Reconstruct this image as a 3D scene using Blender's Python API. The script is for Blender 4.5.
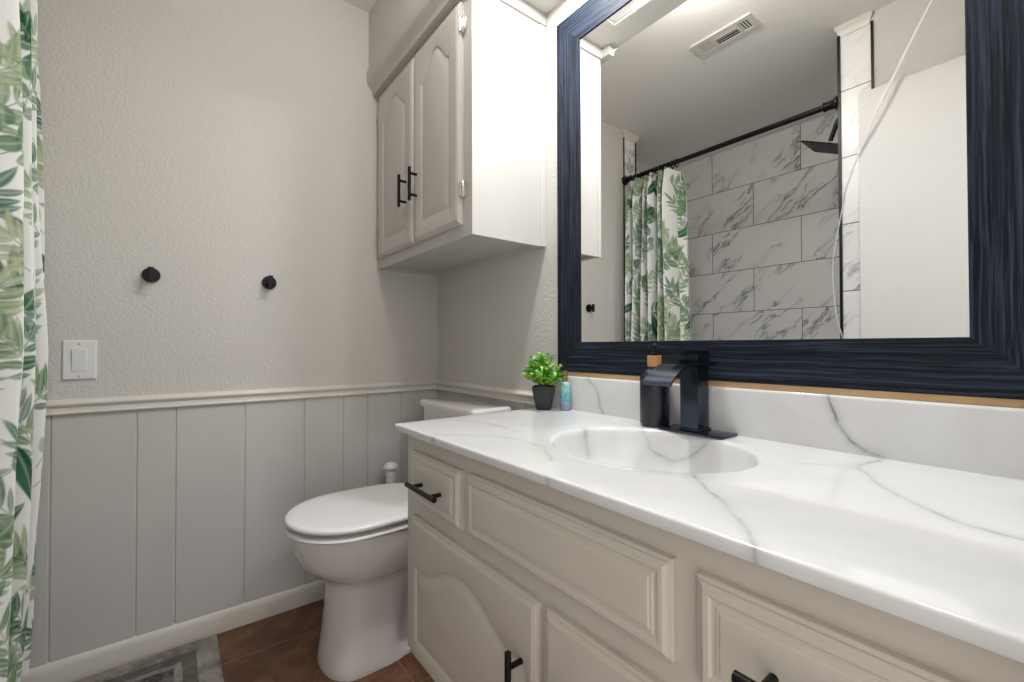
import bpy, bmesh, math, random
import numpy as np
from mathutils import Vector, Matrix

for o in list(bpy.data.objects):
    bpy.data.objects.remove(o)
S = bpy.context.scene
COL = S.collection
PI = math.pi

# ------------------------------------------------------------------ camera
yaw, pitch, roll = math.radians(37.61), math.radians(.712), math.radians(-.104)
fw = Vector((-math.cos(yaw)*math.cos(pitch), math.sin(yaw)*math.cos(pitch), math.sin(pitch)))
rt = fw.cross(Vector((0, 0, 1))).normalized()
up = rt.cross(fw)
r2 = math.cos(roll)*rt + math.sin(roll)*up
u2 = -math.sin(roll)*rt + math.cos(roll)*up
cam_d = bpy.data.cameras.new('camera')
cam = bpy.data.objects.new('camera', cam_d); COL.objects.link(cam)
M = Matrix((r2, u2, -fw)).transposed().to_4x4()
M.translation = Vector((1.87, -.9965, 1.0))
cam.matrix_world = M
cam_d.sensor_width = 36
cam_d.lens = 441.27*36/1024
cam_d.clip_start = .01
S.camera = cam

# ------------------------------------------------------------------ world, lights, exposure
W = bpy.data.worlds.new('world'); S.world = W; W.use_nodes = True
W.node_tree.nodes['Background'].inputs[0].default_value = (1.0, .975, .94, 1)
W.node_tree.nodes['Background'].inputs[1].default_value = 1.2
S.view_settings.view_transform = 'Standard'
S.view_settings.look = 'None'
S.view_settings.gamma = 1
S.view_settings.use_curve_mapping = False
S.view_settings.exposure = 0.34

def area(name, loc, size, power, color, rot=(0, 0, 0), shape='DISK', size_y=None):
    l = bpy.data.lights.new(name, 'AREA'); l.shape = shape; l.size = size
    if size_y: l.size_y = size_y
    l.energy = power; l.color = color
    o = bpy.data.objects.new(name, l); COL.objects.link(o)
    o.location = loc; o.rotation_euler = rot
    return o
# lamps inside the soffit light box above the vanity
area('soffit_lamp_a', (1.01, -.170, 2.128), .06, 6.5, (.94, .972, 1.0))
area('soffit_lamp_b', (1.62, -.170, 2.128), .06, 4.2, (.94, .972, 1.0))
# added point fill below the ceiling; the room has no globe lamp here
pl_ = bpy.data.lights.new('ceiling_fill', 'POINT'); pl_.energy = 8.5; pl_.color = (1.0, .965, .925); pl_.shadow_soft_size = .06
po_ = bpy.data.objects.new('ceiling_fill', pl_); COL.objects.link(po_); po_.location = (1.04, -.53, 2.33)

def spline(pts, k=10):
    P = [Vector(p) for p in pts]; out = []
    for i in range(len(P)-1):
        p0, p1, p2, p3 = P[max(i-1, 0)], P[i], P[i+1], P[min(i+2, len(P)-1)]
        for j in range(k):
            t = j/k
            out.append(.5*((2*p1)+(-p0+p2)*t+(2*p0-5*p1+4*p2-p3)*t*t+(-p0+3*p1-3*p2+p3)*t**3))
    out.append(P[-1]); return out
# ------------------------------------------------------------------ material helpers
def lin(c):
    return tuple((x/12.92 if x <= .04045 else ((x+.055)/1.055)**2.4) for x in [v/255 for v in c]) + (1,)
class NT:
    def __init__(s, name):
        s.m = bpy.data.materials.new(name); s.m.use_nodes = True
        s.t = s.m.node_tree; s.b = s.t.nodes['Principled BSDF']
    def n(s, typ, **kw):
        nd = s.t.nodes.new(typ)
        for k, v in kw.items(): setattr(nd, k, v)
        return nd
    def l(s, a, b): s.t.links.new(a, b)
    def val(s, sock, v):
        if hasattr(v, 'is_output') or isinstance(v, bpy.types.NodeSocket): s.l(v, sock)
        else: sock.default_value = v
    def math(s, op, a, b=None, c=None, clamp=False):
        nd = s.n('ShaderNodeMath', operation=op); nd.use_clamp = clamp
        s.val(nd.inputs[0], a)
        if b is not None: s.val(nd.inputs[1], b)
        if c is not None: s.val(nd.inputs[2], c)
        return nd.outputs[0]
    def vm(s, op, a, b=None, scale=None):
        nd = s.n('ShaderNodeVectorMath', operation=op)
        s.val(nd.inputs[0], a)
        if b is not None: s.val(nd.inputs[1], b)
        if scale is not None: s.val(nd.inputs[3], scale)
        return nd.outputs[1] if op in ('DOT_PRODUCT', 'LENGTH') else nd.outputs[0]
    def obj(s): return s.n('ShaderNodeTexCoord').outputs['Object']
    def noise(s, vec, scale, detail=3, rough=.5, dist=0):
        nd = s.n('ShaderNodeTexNoise'); s.l(vec, nd.inputs['Vector'])
        nd.inputs['Scale'].default_value = scale; nd.inputs['Detail'].default_value = detail
        nd.inputs['Roughness'].default_value = rough; nd.inputs['Distortion'].default_value = dist
        return nd
    def ramp(s, fac, stops):
        nd = s.n('ShaderNodeValToRGB'); s.l(fac, nd.inputs[0])
        e = nd.color_ramp.elements
        while len(e) < len(stops): e.new(.5)
        for i, (p, c) in enumerate(stops): e[i].position = p; e[i].color = c
        return nd.outputs[0]
    def mix(s, fac, a, b, blend='MIX'):
        nd = s.n('ShaderNodeMix', data_type='RGBA', blend_type=blend)
        s.val(nd.inputs[0], fac); s.val(nd.inputs[6], a); s.val(nd.inputs[7], b)
        return nd.outputs[2]
    def bump(s, h, strength, dist):
        nd = s.n('ShaderNodeBump'); s.l(h, nd.inputs['Height'])
        nd.inputs['Strength'].default_value = strength; nd.inputs['Distance'].default_value = dist
        s.l(nd.outputs[0], s.b.inputs['Normal'])
    def mapping(s, vec, scale=(1, 1, 1), rot=(0, 0, 0), loc=(0, 0, 0)):
        nd = s.n('ShaderNodeMapping'); s.l(vec, nd.inputs[0])
        nd.inputs['Scale'].default_value = scale; nd.inputs['Rotation'].default_value = rot; nd.inputs['Location'].default_value = loc
        return nd.outputs[0]
def plain(name, rgb, rough=.5, metal=0, var=.03, bump=0, bscale=60, coat=0, spec=.5):
    t = NT(name); c = lin(rgb)
    nz = t.noise(t.obj(), 7, 4)
    d = tuple(x*(1-var*2) for x in c[:3])+(1,)
    t.l(t.ramp(nz.outputs[0], [(.3, d), (.7, c)]), t.b.inputs['Base Color'])
    t.b.inputs['Roughness'].default_value = rough; t.b.inputs['Metallic'].default_value = metal
    t.b.inputs['Specular IOR Level'].default_value = spec
    if coat: t.b.inputs['Coat Weight'].default_value = coat; t.b.inputs['Coat Roughness'].default_value = .08
    if bump: t.bump(t.noise(t.obj(), bscale, 3).outputs[0], bump, .002)
    return t.m
def wall_paint(name, rgb, strength=.5):
    t = NT(name)
    t.b.inputs['Base Color'].default_value = lin(rgb); t.b.inputs['Roughness'].default_value = .6
    o = t.obj()
    a = t.noise(o, 100, 4, .55, .4).outputs[0]
    b = t.ramp(a, [(.42, (0, 0, 0, 1)), (.62, (1, 1, 1, 1))])
    c = t.noise(o, 260, 2).outputs[0]
    t.bump(t.math('ADD', t.math('MULTIPLY', b, 1.0), t.math('MULTIPLY', c, .35)), strength, .0022)
    return t.m
def wood_frame(name, axis):
    t = NT(name); o = t.obj()
    sc = [260, 260, 260]; sc[axis] = 4.0
    warp = t.noise(o, 5, 2).outputs[1]
    v = t.vm('ADD', o, t.vm('SCALE', warp, scale=.012))
    n1 = t.noise(t.mapping(v, tuple(sc)), 1, 5, .65).outputs[0]
    sc2 = [90, 90, 90]; sc2[axis] = 1.5
    n2 = t.noise(t.mapping(v, tuple(sc2)), 1, 3, .6).outputs[0]
    f = t.math('ADD', t.math('MULTIPLY', n1, .7), t.math('MULTIPLY', n2, .3))
    t.l(t.ramp(f, [(.40, lin((15, 18, 25))), (.50, lin((27, 33, 43))), (.62, lin((54, 62, 78)))]), t.b.inputs['Base Color'])
    t.b.inputs['Roughness'].default_value = .58; t.b.inputs['Specular IOR Level'].default_value = .16
    t.bump(f, .55, .003)
    return t.m
def seg_vein(t, p, pts, width, amount):
    """distance field of a polyline -> vein strength"""
    best = None
    for a, b in zip(pts[:-1], pts[1:]):
        ba = tuple(b[i]-a[i] for i in range(3)); L2 = sum(x*x for x in ba)
        pa = t.vm('SUBTRACT', p, a)
        h = t.math('MULTIPLY', t.vm('DOT_PRODUCT', pa, ba), 1/L2, clamp=True)
        d = t.vm('LENGTH', t.vm('SUBTRACT', pa, t.vm('SCALE', ba, scale=h)))
        best = d if best is None else t.math('MINIMUM', best, d)
    core = t.math('SUBTRACT', 1, t.math('DIVIDE', best, width*1.3), clamp=True)
    halo = t.math('SUBTRACT', 1, t.math('DIVIDE', best, width*4.5), clamp=True)
    core = t.math('MULTIPLY', core, core); halo = t.math('MULTIPLY', halo, halo)
    return t.math('ADD', t.math('MULTIPLY', core, amount*1.0), t.math('MULTIPLY', halo, amount*.6))
def counter_marble():
    t = NT('cultured_marble'); o = t.obj()
    w1 = t.vm('SUBTRACT', t.noise(o, 14, 2, .5).outputs[1], (.5, .5, .5))
    p = t.vm('ADD', o, t.vm('SCALE', w1, scale=.022))
    veins = [
      ([(1.575, -.02, .908), (1.587, -.02, .872), (1.59, -.02, .852), (1.605, -.02, .83), (1.645, -.02, .808)], .0045, .55),
      ([(1.651, -.02, .805), (1.644, -.12, .805), (1.673, -.182, .805), (1.716, -.247, .805), (1.785, -.312, .805), (1.9, -.33, .805)], .005, .32),
      ([(1.644, -.12, .805), (1.58, -.17, .805)], .006, .12),
      ([(1.488, -.349, .805), (1.546, -.412, .805), (1.593, -.447, .805), (1.635, -.497, .805), (1.669, -.547, .805), (1.672, -.55, .78)], .005, .33),
      ([(.984, -.529, .805), (1.012, -.507, .805), (1.072, -.443, .805), (1.149, -.421, .805), (1.229, -.431, .805), (1.307, -.479, .805)], .004, .26),
      ([(.85, -.396, .805), (.95, -.36, .805), (1.06, -.36, .805)], .005, .22),
      ([(1.372, -.55, .815), (1.373, -.55, .78)], .0035, .7), ([(1.006, -.55, .812), (1.007, -.55, .793)], .005, .85),
      ([(1.14, -.222, .806), (1.154, -.226, .78), (1.166, -.23, .75)], .009, .35),
      ([(1.23, -.113, .80), (1.253, -.117, .765), (1.303, -.108, .744), (1.341, -.1, .758), (1.386, -.089, .80)], .005, .42),
      ([(.968, -.02, .906), (1.000, -.02, .882), (1.015, -.02, .855), (1.018, -.02, .826), (1.03, -.02, .808)], .004, .4),
    ]
    tot = None
    for pts, w, a in veins:
        v = seg_vein(t, p, pts, w, a)
        tot = v if tot is None else t.math('MAXIMUM', tot, v)
    brk = t.ramp(t.noise(o, 30, 3).outputs[0], [(.3, (.55, .55, .55, 1)), (.6, (1, 1, 1, 1))])
    tot = t.math('MULTIPLY', tot, brk)
    cloud = t.ramp(t.noise(o, 5, 4, .6, .6).outputs[0], [(.35, lin((212, 211, 210))), (.65, lin((220, 220, 220)))])
    t.l(t.mix(tot, cloud, lin((95, 95, 98))), t.b.inputs['Base Color'])
    t.b.inputs['Roughness'].default_value = .075
    t.b.inputs['Coat Weight'].default_value = .25; t.b.inputs['Coat Roughness'].default_value = .05
    return t.m
def tile_marble(name, plane):
    """large wall tiles, 60 x 30 cm, running bond, grey marble veins"""
    t = NT(name); o = t.obj()
    sx = t.n('ShaderNodeSeparateXYZ'); t.l(o, sx.inputs[0])
    uu = sx.outputs[0] if plane == 'x' else sx.outputs[1]
    cb = t.n('ShaderNodeCombineXYZ')
    t.l(t.math('SUBTRACT', uu, .461 if plane == 'x' else .13), cb.inputs[0]); t.l(t.math('SUBTRACT', sx.outputs[2], .345), cb.inputs[1])
    br = t.n('ShaderNodeTexBrick'); t.l(cb.outputs[0], br.inputs[0])
    br.offset = .5; br.offset_frequency = 2; br.squash = 1
    br.inputs['Scale'].default_value = 1; br.inputs['Brick Width'].default_value = .592; br.inputs['Row Height'].default_value = .30
    br.inputs['Mortar Size'].default_value = .0022; br.inputs['Mortar Smooth'].default_value = .1; br.inputs['Bias'].default_value = 0
    br.inputs['Color1'].default_value = (0, 0, 0, 1); br.inputs['Color2'].default_value = (1, 1, 1, 1)
    sh = t.vm('SCALE', br.outputs[0], scale=7.3)
    q = t.vm('ADD', cb.outputs[0], sh)
    qr = t.mapping(q, (1, 1, 1), (0, 0, math.radians(-42)))
    wv = t.vm('ADD', qr, t.vm('SCALE', t.vm('SUBTRACT', t.noise(q, 9, 4, .6).outputs[1], (.5, .5, .5)), scale=.10))
    st = t.mapping(wv, (1.3, 6.5, 1))
    n = t.noise(st, 1, 5, .62).outputs[0]
    d = t.math('ABSOLUTE', t.math('SUBTRACT', n, .5))
    vein = t.ramp(d, [(.0, (1, 1, 1, 1)), (.008, (.6, .6, .6, 1)), (.026, (0, 0, 0, 1))])
    msk = t.ramp(t.noise(q, 4.2, 2).outputs[0], [(.42, (0, 0, 0, 1)), (.6, (1, 1, 1, 1))])
    soft = t.ramp(d, [(.0, (.22, .22, .22, 1)), (.09, (0, 0, 0, 1))])
    f = t.math('MULTIPLY', t.math('ADD', t.math('MULTIPLY', vein, .75), t.math('MULTIPLY', soft, .5)), msk)
    c = t.mix(f, lin((236, 235, 233)), lin((98, 99, 101)))
    c = t.mix(br.outputs['Fac'], c, lin((92, 90, 88)))
    t.l(c, t.b.inputs['Base Color']); t.b.inputs['Roughness'].default_value = .28
    t.bump(t.math('SUBTRACT', 1, br.outputs['Fac']), .4, .001)
    return t.m
def floor_tile():
    t = NT('brown_floor_tile'); o = t.obj()
    m = t.mapping(o, (1, 1, 1), (0, 0, 0), (-.2, .42, 0))
    br = t.n('ShaderNodeTexBrick'); t.l(m, br.inputs[0]); br.offset = 0; br.squash = 1
    br.inputs['Scale'].default_value = 1; br.inputs['Brick Width'].default_value = .45; br.inputs['Row Height'].default_value = .45
    br.inputs['Mortar Size'].default_value = .003; br.inputs['Mortar Smooth'].default_value = .2
    n1 = t.noise(o, 9, 5, .65, .6).outputs[0]; n2 = t.noise(o, 60, 4, .7).outputs[0]
    f = t.math('ADD', t.math('MULTIPLY', n1, .7), t.math('MULTIPLY', n2, .3))
    c = t.ramp(f, [(.32, lin((72, 44, 29))), (.5, lin((108, 70, 47))), (.66, lin((138, 99, 71)))])
    t.l(t.mix(br.outputs['Fac'], c, lin((128, 104, 84))), t.b.inputs['Base Color'])
    t.b.inputs['Roughness'].default_value = .42
    t.bump(t.math('SUBTRACT', f, br.outputs['Fac']), .35, .003)
    return t.m
def curtain_mat():
    t = NT('leaf_print_cloth')
    a = t.n('ShaderNodeAttribute', attribute_name='print')
    t.l(a.outputs['Color'], t.b.inputs['Base Color'])
    t.b.inputs['Roughness'].default_value = .8
    t.b.inputs['Specular IOR Level'].default_value = .2
    t.bump(t.noise(t.obj(), 900, 2).outputs[0], .1, .0005)
    return t.m
def mat_rug():
    t = NT('woven_bath_mat'); o = t.obj()          # object origin = mat's right back corner
    s = t.n('ShaderNodeSeparateXYZ'); t.l(o, s.inputs[0])
    # distance to the mat's edge (mat is 0.80 x 0.54, centred on its origin)
    dx = t.math('SUBTRACT', .40, t.math('ABSOLUTE', s.outputs[0])); dy = t.math('SUBTRACT', .27, t.math('ABSOLUTE', s.outputs[1]))
    wob = t.math('MULTIPLY', t.math('SUBTRACT', t.noise(o, 25, 4).outputs[0], .5), .009)
    d = t.math('ADD', t.math('MINIMUM', dx, dy), wob)
    n = t.noise(o, 16, 5, .7).outputs[0]; fine = t.noise(o, 320, 2).outputs[0]
    base = t.ramp(n, [(.36, lin((112, 107, 101))), (.5, lin((140, 134, 127))), (.66, lin((164, 158, 149)))])
    line = t.ramp(t.math('PINGPONG', t.math('SUBTRACT', d, .055), .014), [(.35, (1, 1, 1, 1)), (.55, (0, 0, 0, 1))])
    nearl = t.math('MULTIPLY', t.math('GREATER_THAN', d, .06), t.math('LESS_THAN', d, .098))
    c = t.mix(t.math('MULTIPLY', t.math('MULTIPLY', line, nearl), .65), base, lin((70, 68, 67)))
    inner = t.math('GREATER_THAN', d, .118)
    dk = t.ramp(t.noise(o, 22, 5, .7).outputs[0], [(.4, lin((70, 68, 67))), (.62, lin((128, 124, 119)))])
    c = t.mix(inner, c, dk)
    t.l(c, t.b.inputs['Base Color']); t.b.inputs['Roughness'].default_value = .95; t.b.inputs['Specular IOR Level'].default_value = .1
    t.bump(t.math('ADD', fine, t.math('MULTIPLY', n, .5)), .8, .004)
    return t.m

PAINT = wall_paint('warm_grey_wall_paint', (207, 203, 197), .4)
CEIL = wall_paint('ceiling_paint', (238, 235, 230), .25)
WAINS = plain('grey_wainscot_paint', (200, 198, 195), .5, var=.02, bump=.15, bscale=40)
TRIM = plain('cream_trim_paint', (216, 211, 202), .38, var=.015)
WHITE_CAB = plain('white_cabinet_paint', (196, 192, 186), .42, var=.015, bump=.06, bscale=30)
VAN = plain('greige_vanity_paint', (203, 195, 185), .42, var=.02, bump=.08, bscale=30)
BLACK = plain('matte_black_metal', (11, 11, 13), .36, metal=.2, var=.02, spec=.4)
BLACKG = plain('dark_faucet_metal', (60, 66, 78), .2, metal=.85, var=.05)
PORC = plain('white_porcelain', (226, 222, 219), .12, var=.005, coat=.5)
SEATM = plain('white_seat_plastic', (236, 235, 234), .2, var=.005)
PLASTIC = plain('white_plastic', (226, 226, 226), .35, var=.01)
CHROME = plain('nickel_hinge', (215, 212, 206), .25, metal=.9, var=.05)
DARK = plain('gap_shade', (22, 20, 18), .8, var=.02)  # near-black colour standing in for shade in slots and holes
RAW = plain('raw_wood_edge', (206, 170, 122), .6, var=.12)
BAMBOO = plain('bamboo', (205, 150, 92), .5, var=.12)
COUNTER = counter_marble()
TILE_X = tile_marble('marble_wall_tile', 'x'); TILE_Y = tile_marble('marble_wall_tile_side', 'y')
FLOOR = floor_tile()
WOOD_X = wood_frame('navy_stained_wood_horizontal', 0); WOOD_Z = wood_frame('navy_stained_wood_upright', 2)
CLOTH = curtain_mat(); RUG = mat_rug()
TUBM = plain('white_tub_enamel', (232, 231, 228), .15, var=.005)
VENTW = plain('vent_white_metal', (205, 202, 196), .5, var=.02)
DOORP = plain('white_door_paint', (204, 201, 197), .45, var=.01)
t_ = NT('mirror_silver'); t_.b.inputs['Base Color'].default_value = (.90, .905, .90, 1); t_.b.inputs['Metallic'].default_value = 1; t_.b.inputs['Roughness'].default_value = .0
MIRROR = t_.m
t_ = NT('light_lens'); t_.b.inputs['Base Color'].default_value = lin((225, 223, 218)); t_.b.inputs['Roughness'].default_value = .4
t_.b.inputs['Emission Color'].default_value = (1, .98, .95, 1); t_.b.inputs['Emission Strength'].default_value = .12
LENS = t_.m

# ------------------------------------------------------------------ geometry helpers
def finish(name, bm, mat, parent=None, smooth=True, angle=32):
    bmesh.ops.recalc_face_normals(bm, faces=bm.faces)
    if smooth:
        ca = math.cos(math.radians(angle))
        for f in bm.faces: f.smooth = True
        bm.normal_update()
        for e in bm.edges:
            if len(e.link_faces) == 2 and e.link_faces[0].normal.dot(e.link_faces[1].normal) < ca: e.smooth = False
    me = bpy.data.meshes.new(name); bm.to_mesh(me); bm.free()
    me.materials.append(mat)
    o = bpy.data.objects.new(name, me); COL.objects.link(o)
    if parent: o.parent = parent
    return o
def bx(bm, x0, x1, y0, y1, z0, z1, bev=0, seg=2):
    r = bmesh.ops.create_cube(bm, size=1)
    vs = r['verts']
    for v in vs:
        v.co = Vector((x0+(v.co.x+.5)*(x1-x0), y0+(v.co.y+.5)*(y1-y0), z0+(v.co.z+.5)*(z1-z0)))
    if bev:
        es = list({e for v in vs for e in v.link_edges})
        r2 = bmesh.ops.bevel(bm, geom=es, offset=bev, segments=seg, affect='EDGES', profile=.6)
    return bm
def box(x0, x1, y0, y1, z0, z1, bev=0, seg=2):
    bm = bmesh.new(); return bx(bm, x0, x1, y0, y1, z0, z1, bev, seg)
def loft(bm, rings, cap0=True, cap1=True, closed=True):
    R = [[bm.verts.new(p) for p in r] for r in rings]
    n = len(R[0])
    for a, b in zip(R[:-1], R[1:]):
        for i in range(n if closed else n-1):
            j = (i+1) % n
            try: bm.faces.new((a[i], a[j], b[j], b[i]))
            except ValueError: pass
    if cap0: bm.faces.new(list(reversed(R[0])))
    if cap1: bm.faces.new(R[-1])
    return bm
def lathe(bm, prof, origin, axis=(0, 0, 1), n=28):
    ax = Vector(axis).normalized()
    t = Vector((1, 0, 0)) if abs(ax.x) < .9 else Vector((0, 1, 0))
    e1 = ax.cross(t).normalized(); e2 = ax.cross(e1)
    o = Vector(origin)
    rings = [[o+ax*h+max(r, 1e-4)*(math.cos(2*PI*k/n)*e1+math.sin(2*PI*k/n)*e2) for k in range(n)] for r, h in prof]
    return loft(bm, rings)
def tube(bm, pts, rad, n=12):
    pts = [Vector(p) for p in pts]
    if not isinstance(rad, (list, tuple)): rad = [rad]*len(pts)
    rings = []; prev = None
    for i, p in enumerate(pts):
        d = (pts[min(i+1, len(pts)-1)]-pts[max(i-1, 0)]).normalized()
        if prev is None:
            t = Vector((0, 0, 1)) if abs(d.z) < .9 else Vector((1, 0, 0))
            e1 = d.cross(t).normalized()
        else:
            e1 = (prev-d*prev.dot(d)).normalized()
        prev = e1; e2 = d.cross(e1)
        rings.append([p+rad[i]*(math.cos(2*PI*k/n)*e1+math.sin(2*PI*k/n)*e2) for k in range(n)])
    return loft(bm, rings)
def extrude_profile(bm, prof, a, b):
    """prof: closed list of 2D points mapped by a(p), b(p) to the two end sections"""
    return loft(bm, [[a(p) for p in prof], [b(p) for p in prof]])
def thing(name, label, cat, loc=(0, 0, 0), group=None):
    o = bpy.data.objects.new(name, None); COL.objects.link(o); o.location = loc
    o.empty_display_size = .05
    o['label'] = label; o['category'] = cat
    if group: o['group'] = group
    return o
def tag(o, label, cat, group=None):
    o['label'] = label; o['category'] = cat
    if group: o['group'] = group
    return o
def struct(name, bm, mat, smooth=False, label=None, cat=None):
    o = finish(name, bm, mat, None, smooth); o['kind'] = 'structure'
    o['label'] = label or name.replace('_', ' '); o['category'] = cat or name.split('_')[0]
    return o
def adopt(root):
    """keep children where they were built although the root sits at the thing's base"""
    bpy.context.view_layer.update()
    for ch in root.children: ch.matrix_parent_inverse = root.matrix_world.inverted()

# ================================================================== the room
XR = 1.90; ZC = 2.44
struct('floor', box(-.40, XR+.12, -2.36, .12, -.05, 0), FLOOR, label='brown mottled square floor tiles with pale grout lines', cat='floor')
struct('ceiling', box(-.40, XR+.12, -2.36, .12, ZC, ZC+.08), CEIL, label='plain textured ceiling seen in the mirror', cat='ceiling')
struct('wall_left', box(-.12, 0, -1.40, 0, 0, ZC), PAINT, label='warm grey textured wall with light switch and two black hooks', cat='wall')
struct('wall_mirror', box(-.12, XR+.12, 0, .12, 0, ZC), PAINT, label='warm grey textured wall behind mirror and wall cabinet', cat='wall')
bm = box(XR, XR+.12, -.60, 0, 0, ZC); bx(bm, XR, XR+.12, -1.40, -1.23, 0, ZC); bx(bm, XR, XR+.12, -1.23, -.60, 2.04, ZC)
struct('wall_right', bm, PAINT, label='wall with the doorway beside the camera', cat='wall')
# tub alcove
struct('wall_return', box(-.27, 0, -1.525, -1.40, 0, ZC), TILE_Y, label='narrow strip of marble tile ending the left wall by the curtain rod', cat='wall')
struct('wall_alcove', box(-.39, -.27, -2.36, -1.525, 0, ZC), TILE_Y, label='marble tiled wall at the curtain end of the tub', cat='wall')
struct('wall_back', box(-.27, 1.206, -2.36, -2.24, 0, ZC), TILE_X, label='large marble tiles on the back wall of the shower', cat='wall')
struct('wall_partition', box(1.206, 1.326, -2.36, -1.40, 0, ZC), TILE_X, label='tiled end of the partition wall that carries the shower head', cat='wall')
struct('wall_rear', box(1.326, XR+.12, -1.52, -1.40, 0, ZC), PAINT, label='warm grey wall behind the open door', cat='wall')
def edge_trim(i, x0, x1, y0, y1, lab):
    struct('trim_%d' % i, box(x0, x1, y0, y1, 0, 2.40), BLACK, label=lab, cat='trim')
edge_trim(1, 1.200, 1.210, -1.401, -1.391, 'black metal tile edge at the shower side of the partition')
edge_trim(2, 1.321, 1.329, -1.399, -1.391, 'black metal tile edge beside the wall above the open door')
edge_trim(3, -.002, .006, -1.404, -1.396, 'black metal tile edge on the left wall by the curtain')
edge_trim(4, -.003, .006, -1.530, -1.522, 'black metal tile edge behind the curtain rod end')
def crown(i, x0, x1, y0, y1, lab):
    bm = bmesh.new(); cx, cy = (x0+x1)/2, (y0+y1)/2
    R = []
    for s, z in ((0, 2.393), (.004, 2.393), (.006, 2.405), (.012, 2.42), (.017, 2.427), (.017, ZC)):
        R.append([(x0-s, y0-s, z), (x1+s, y0-s, z), (x1+s, y1+s, z), (x0-s, y1+s, z)])
    loft(bm, R)
    struct('trim_%d' % i, bm, TRIM, True, lab, 'trim')
crown(5, 1.210, 1.312, -1.50, -1.40, 'white crown cap on top of the tiled partition end')
crown(6, -.10, 0.0, -1.53, -1.40, 'white crown cap on top of the tile strip by the curtain')
bm = bmesh.new()
loft(bm, [[(x, y, z) for x, z in ((-.27, 2.38), (-.262, 2.38), (-.255, 2.40), (-.235, 2.425), (-.235, ZC), (-.27, ZC))] for y in (-2.24, -1.53)])
struct('trim_7', bm, TRIM, True, 'white crown moulding along the curtain end of the alcove', 'trim')

# wainscot on the left wall: one board with the grooves cut in
grooves = [-1.279, -1.085, -.985, -.786, -.586, -.437, -.337, -.188]
def wains_profile(y0, y1, gs, d=.007):
    p = [(y0, 0)]
    p.append((y0, d))
    for g in gs: p += [(g-.0035, d), (g-.0012, .003), (g+.0012, .003), (g+.0035, d)]
    p += [(y1, d), (y1, 0)]
    return p
P = wains_profile(-1.395, 0, grooves)
bm = bmesh.new(); extrude_profile(bm, P, lambda p: (p[1], p[0], .02), lambda p: (p[1], p[0], .81))
struct('trim_8', bm, WAINS, label='grey grooved wainscot boards on the left wall', cat='wainscot')
P = wains_profile(0.007, .80, [.16, .36, .46, .66])
bm = bmesh.new(); extrude_profile(bm, P, lambda p: (p[0], -p[1], .02), lambda p: (p[0], -p[1], .81))
struct('trim_9', bm, WAINS, label='grey wainscot behind the toilet tank', cat='wainscot')
rail = [(0, .799), (.016, .799), (.018, .803), (.016, .806), (.014, .812), (.0145, .820), (.020, .826), (.021, .831), (.018, .836), (.008, .838), (.005, .843), (0, .843)]
bm = bmesh.new(); extrude_profile(bm, rail, lambda p: (p[0], -1.395, p[1]), lambda p: (p[0], 0, p[1]))
struct('trim_10', bm, TRIM, True, 'cream chair rail along the left wall', 'trim')
bm = bmesh.new(); extrude_profile(bm, rail, lambda p: (p[0]*.9+.0, -p[0], p[1]), lambda p: (.797, -p[0], p[1]))
struct('trim_11', bm, TRIM, True, 'cream chair rail behind the toilet tank', 'trim')
base = [(0, 0), (.015, 0), (.015, .052), (.013, .064), (.009, .072), (.004, .078), (0, .078)]
bm = bmesh.new(); extrude_profile(bm, base, lambda p: (p[0], -1.345, p[1]), lambda p: (p[0], 0, p[1]))
struct('baseboard_left', bm, TRIM, True, 'cream baseboard below the grey wainscot', 'baseboard')
bm = bmesh.new(); extrude_profile(bm, base, lambda p: (.0, -p[0], p[1]), lambda p: (.81, -p[0], p[1]))
struct('baseboard_back', bm, TRIM, True, 'cream baseboard behind the toilet', 'baseboard')

# soffit over the vanity, with the opening of its light
ZS = 2.122; SY = -.333
LX0, LX1, LY0, LY1 = .87, 1.80, -.243, -.100
bm = bmesh.new()
bx(bm, 0, LX0, SY, 0, ZS, ZC); bx(bm, LX1, XR, SY, 0, ZS, ZC)
bx(bm, LX0, LX1, SY, LY0, ZS, ZC); bx(bm, LX0, LX1, LY1, 0, ZS, ZC); bx(bm, LX0, LX1, LY0, LY1, 2.139, ZC)
struct('trim_12', bm, PAINT, label='painted soffit over the cabinet and the vanity', cat='soffit')
bm = bmesh.new()
cv = [(-.29, 2.085), (-.316, 2.085), (-.320, 2.105), (-.336, 2.122), (-.340, 2.136), (-.3425, 2.158), (-.340, 2.180), (-.336, 2.194), (-.332, 2.197), (-.332, 2.118), (-.29, 2.118)]
extrude_profile(bm, cv, lambda p: (0, p[0], p[1]), lambda p: (.806, p[0], p[1]))
struct('trim_13', bm, WHITE_CAB, True, 'rounded moulding where the soffit meets the wall cabinet', 'trim')
bm = box(0, .771, -.293, -.0, 2.084, 2.123, .002)
struct('trim_14', bm, WHITE_CAB, False, 'filler between wall cabinet and soffit', 'trim')
li = thing('recessed_light', 'recessed light panel with white lens in the soffit above the mirror', 'light', ((LX0+LX1)/2, -.15, 2.17))
bm = bmesh.new()
for a in ((LX0, LX0+.010, LY0+.010, LY1-.010), (LX1-.010, LX1, LY0+.010, LY1-.010), (LX0, LX1, LY0, LY0+.010), (LX0, LX1, LY1-.010, LY1)): bx(bm, a[0], a[1], a[2], a[3], 2.121, 2.1295)
finish('light_frame', bm, TRIM, li, False)
finish('light_lens', box(LX0+.010, LX1-.010, LY0+.010, LY1-.010, 2.130, 2.138), LENS, li, False)
adopt(li)

# the open door
d = struct('door_1', box(1.315, XR+.02, -1.268, -1.232, .012, 2.03, .002), DOORP, False, 'plain white door standing open, seen in the mirror', 'door')

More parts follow.
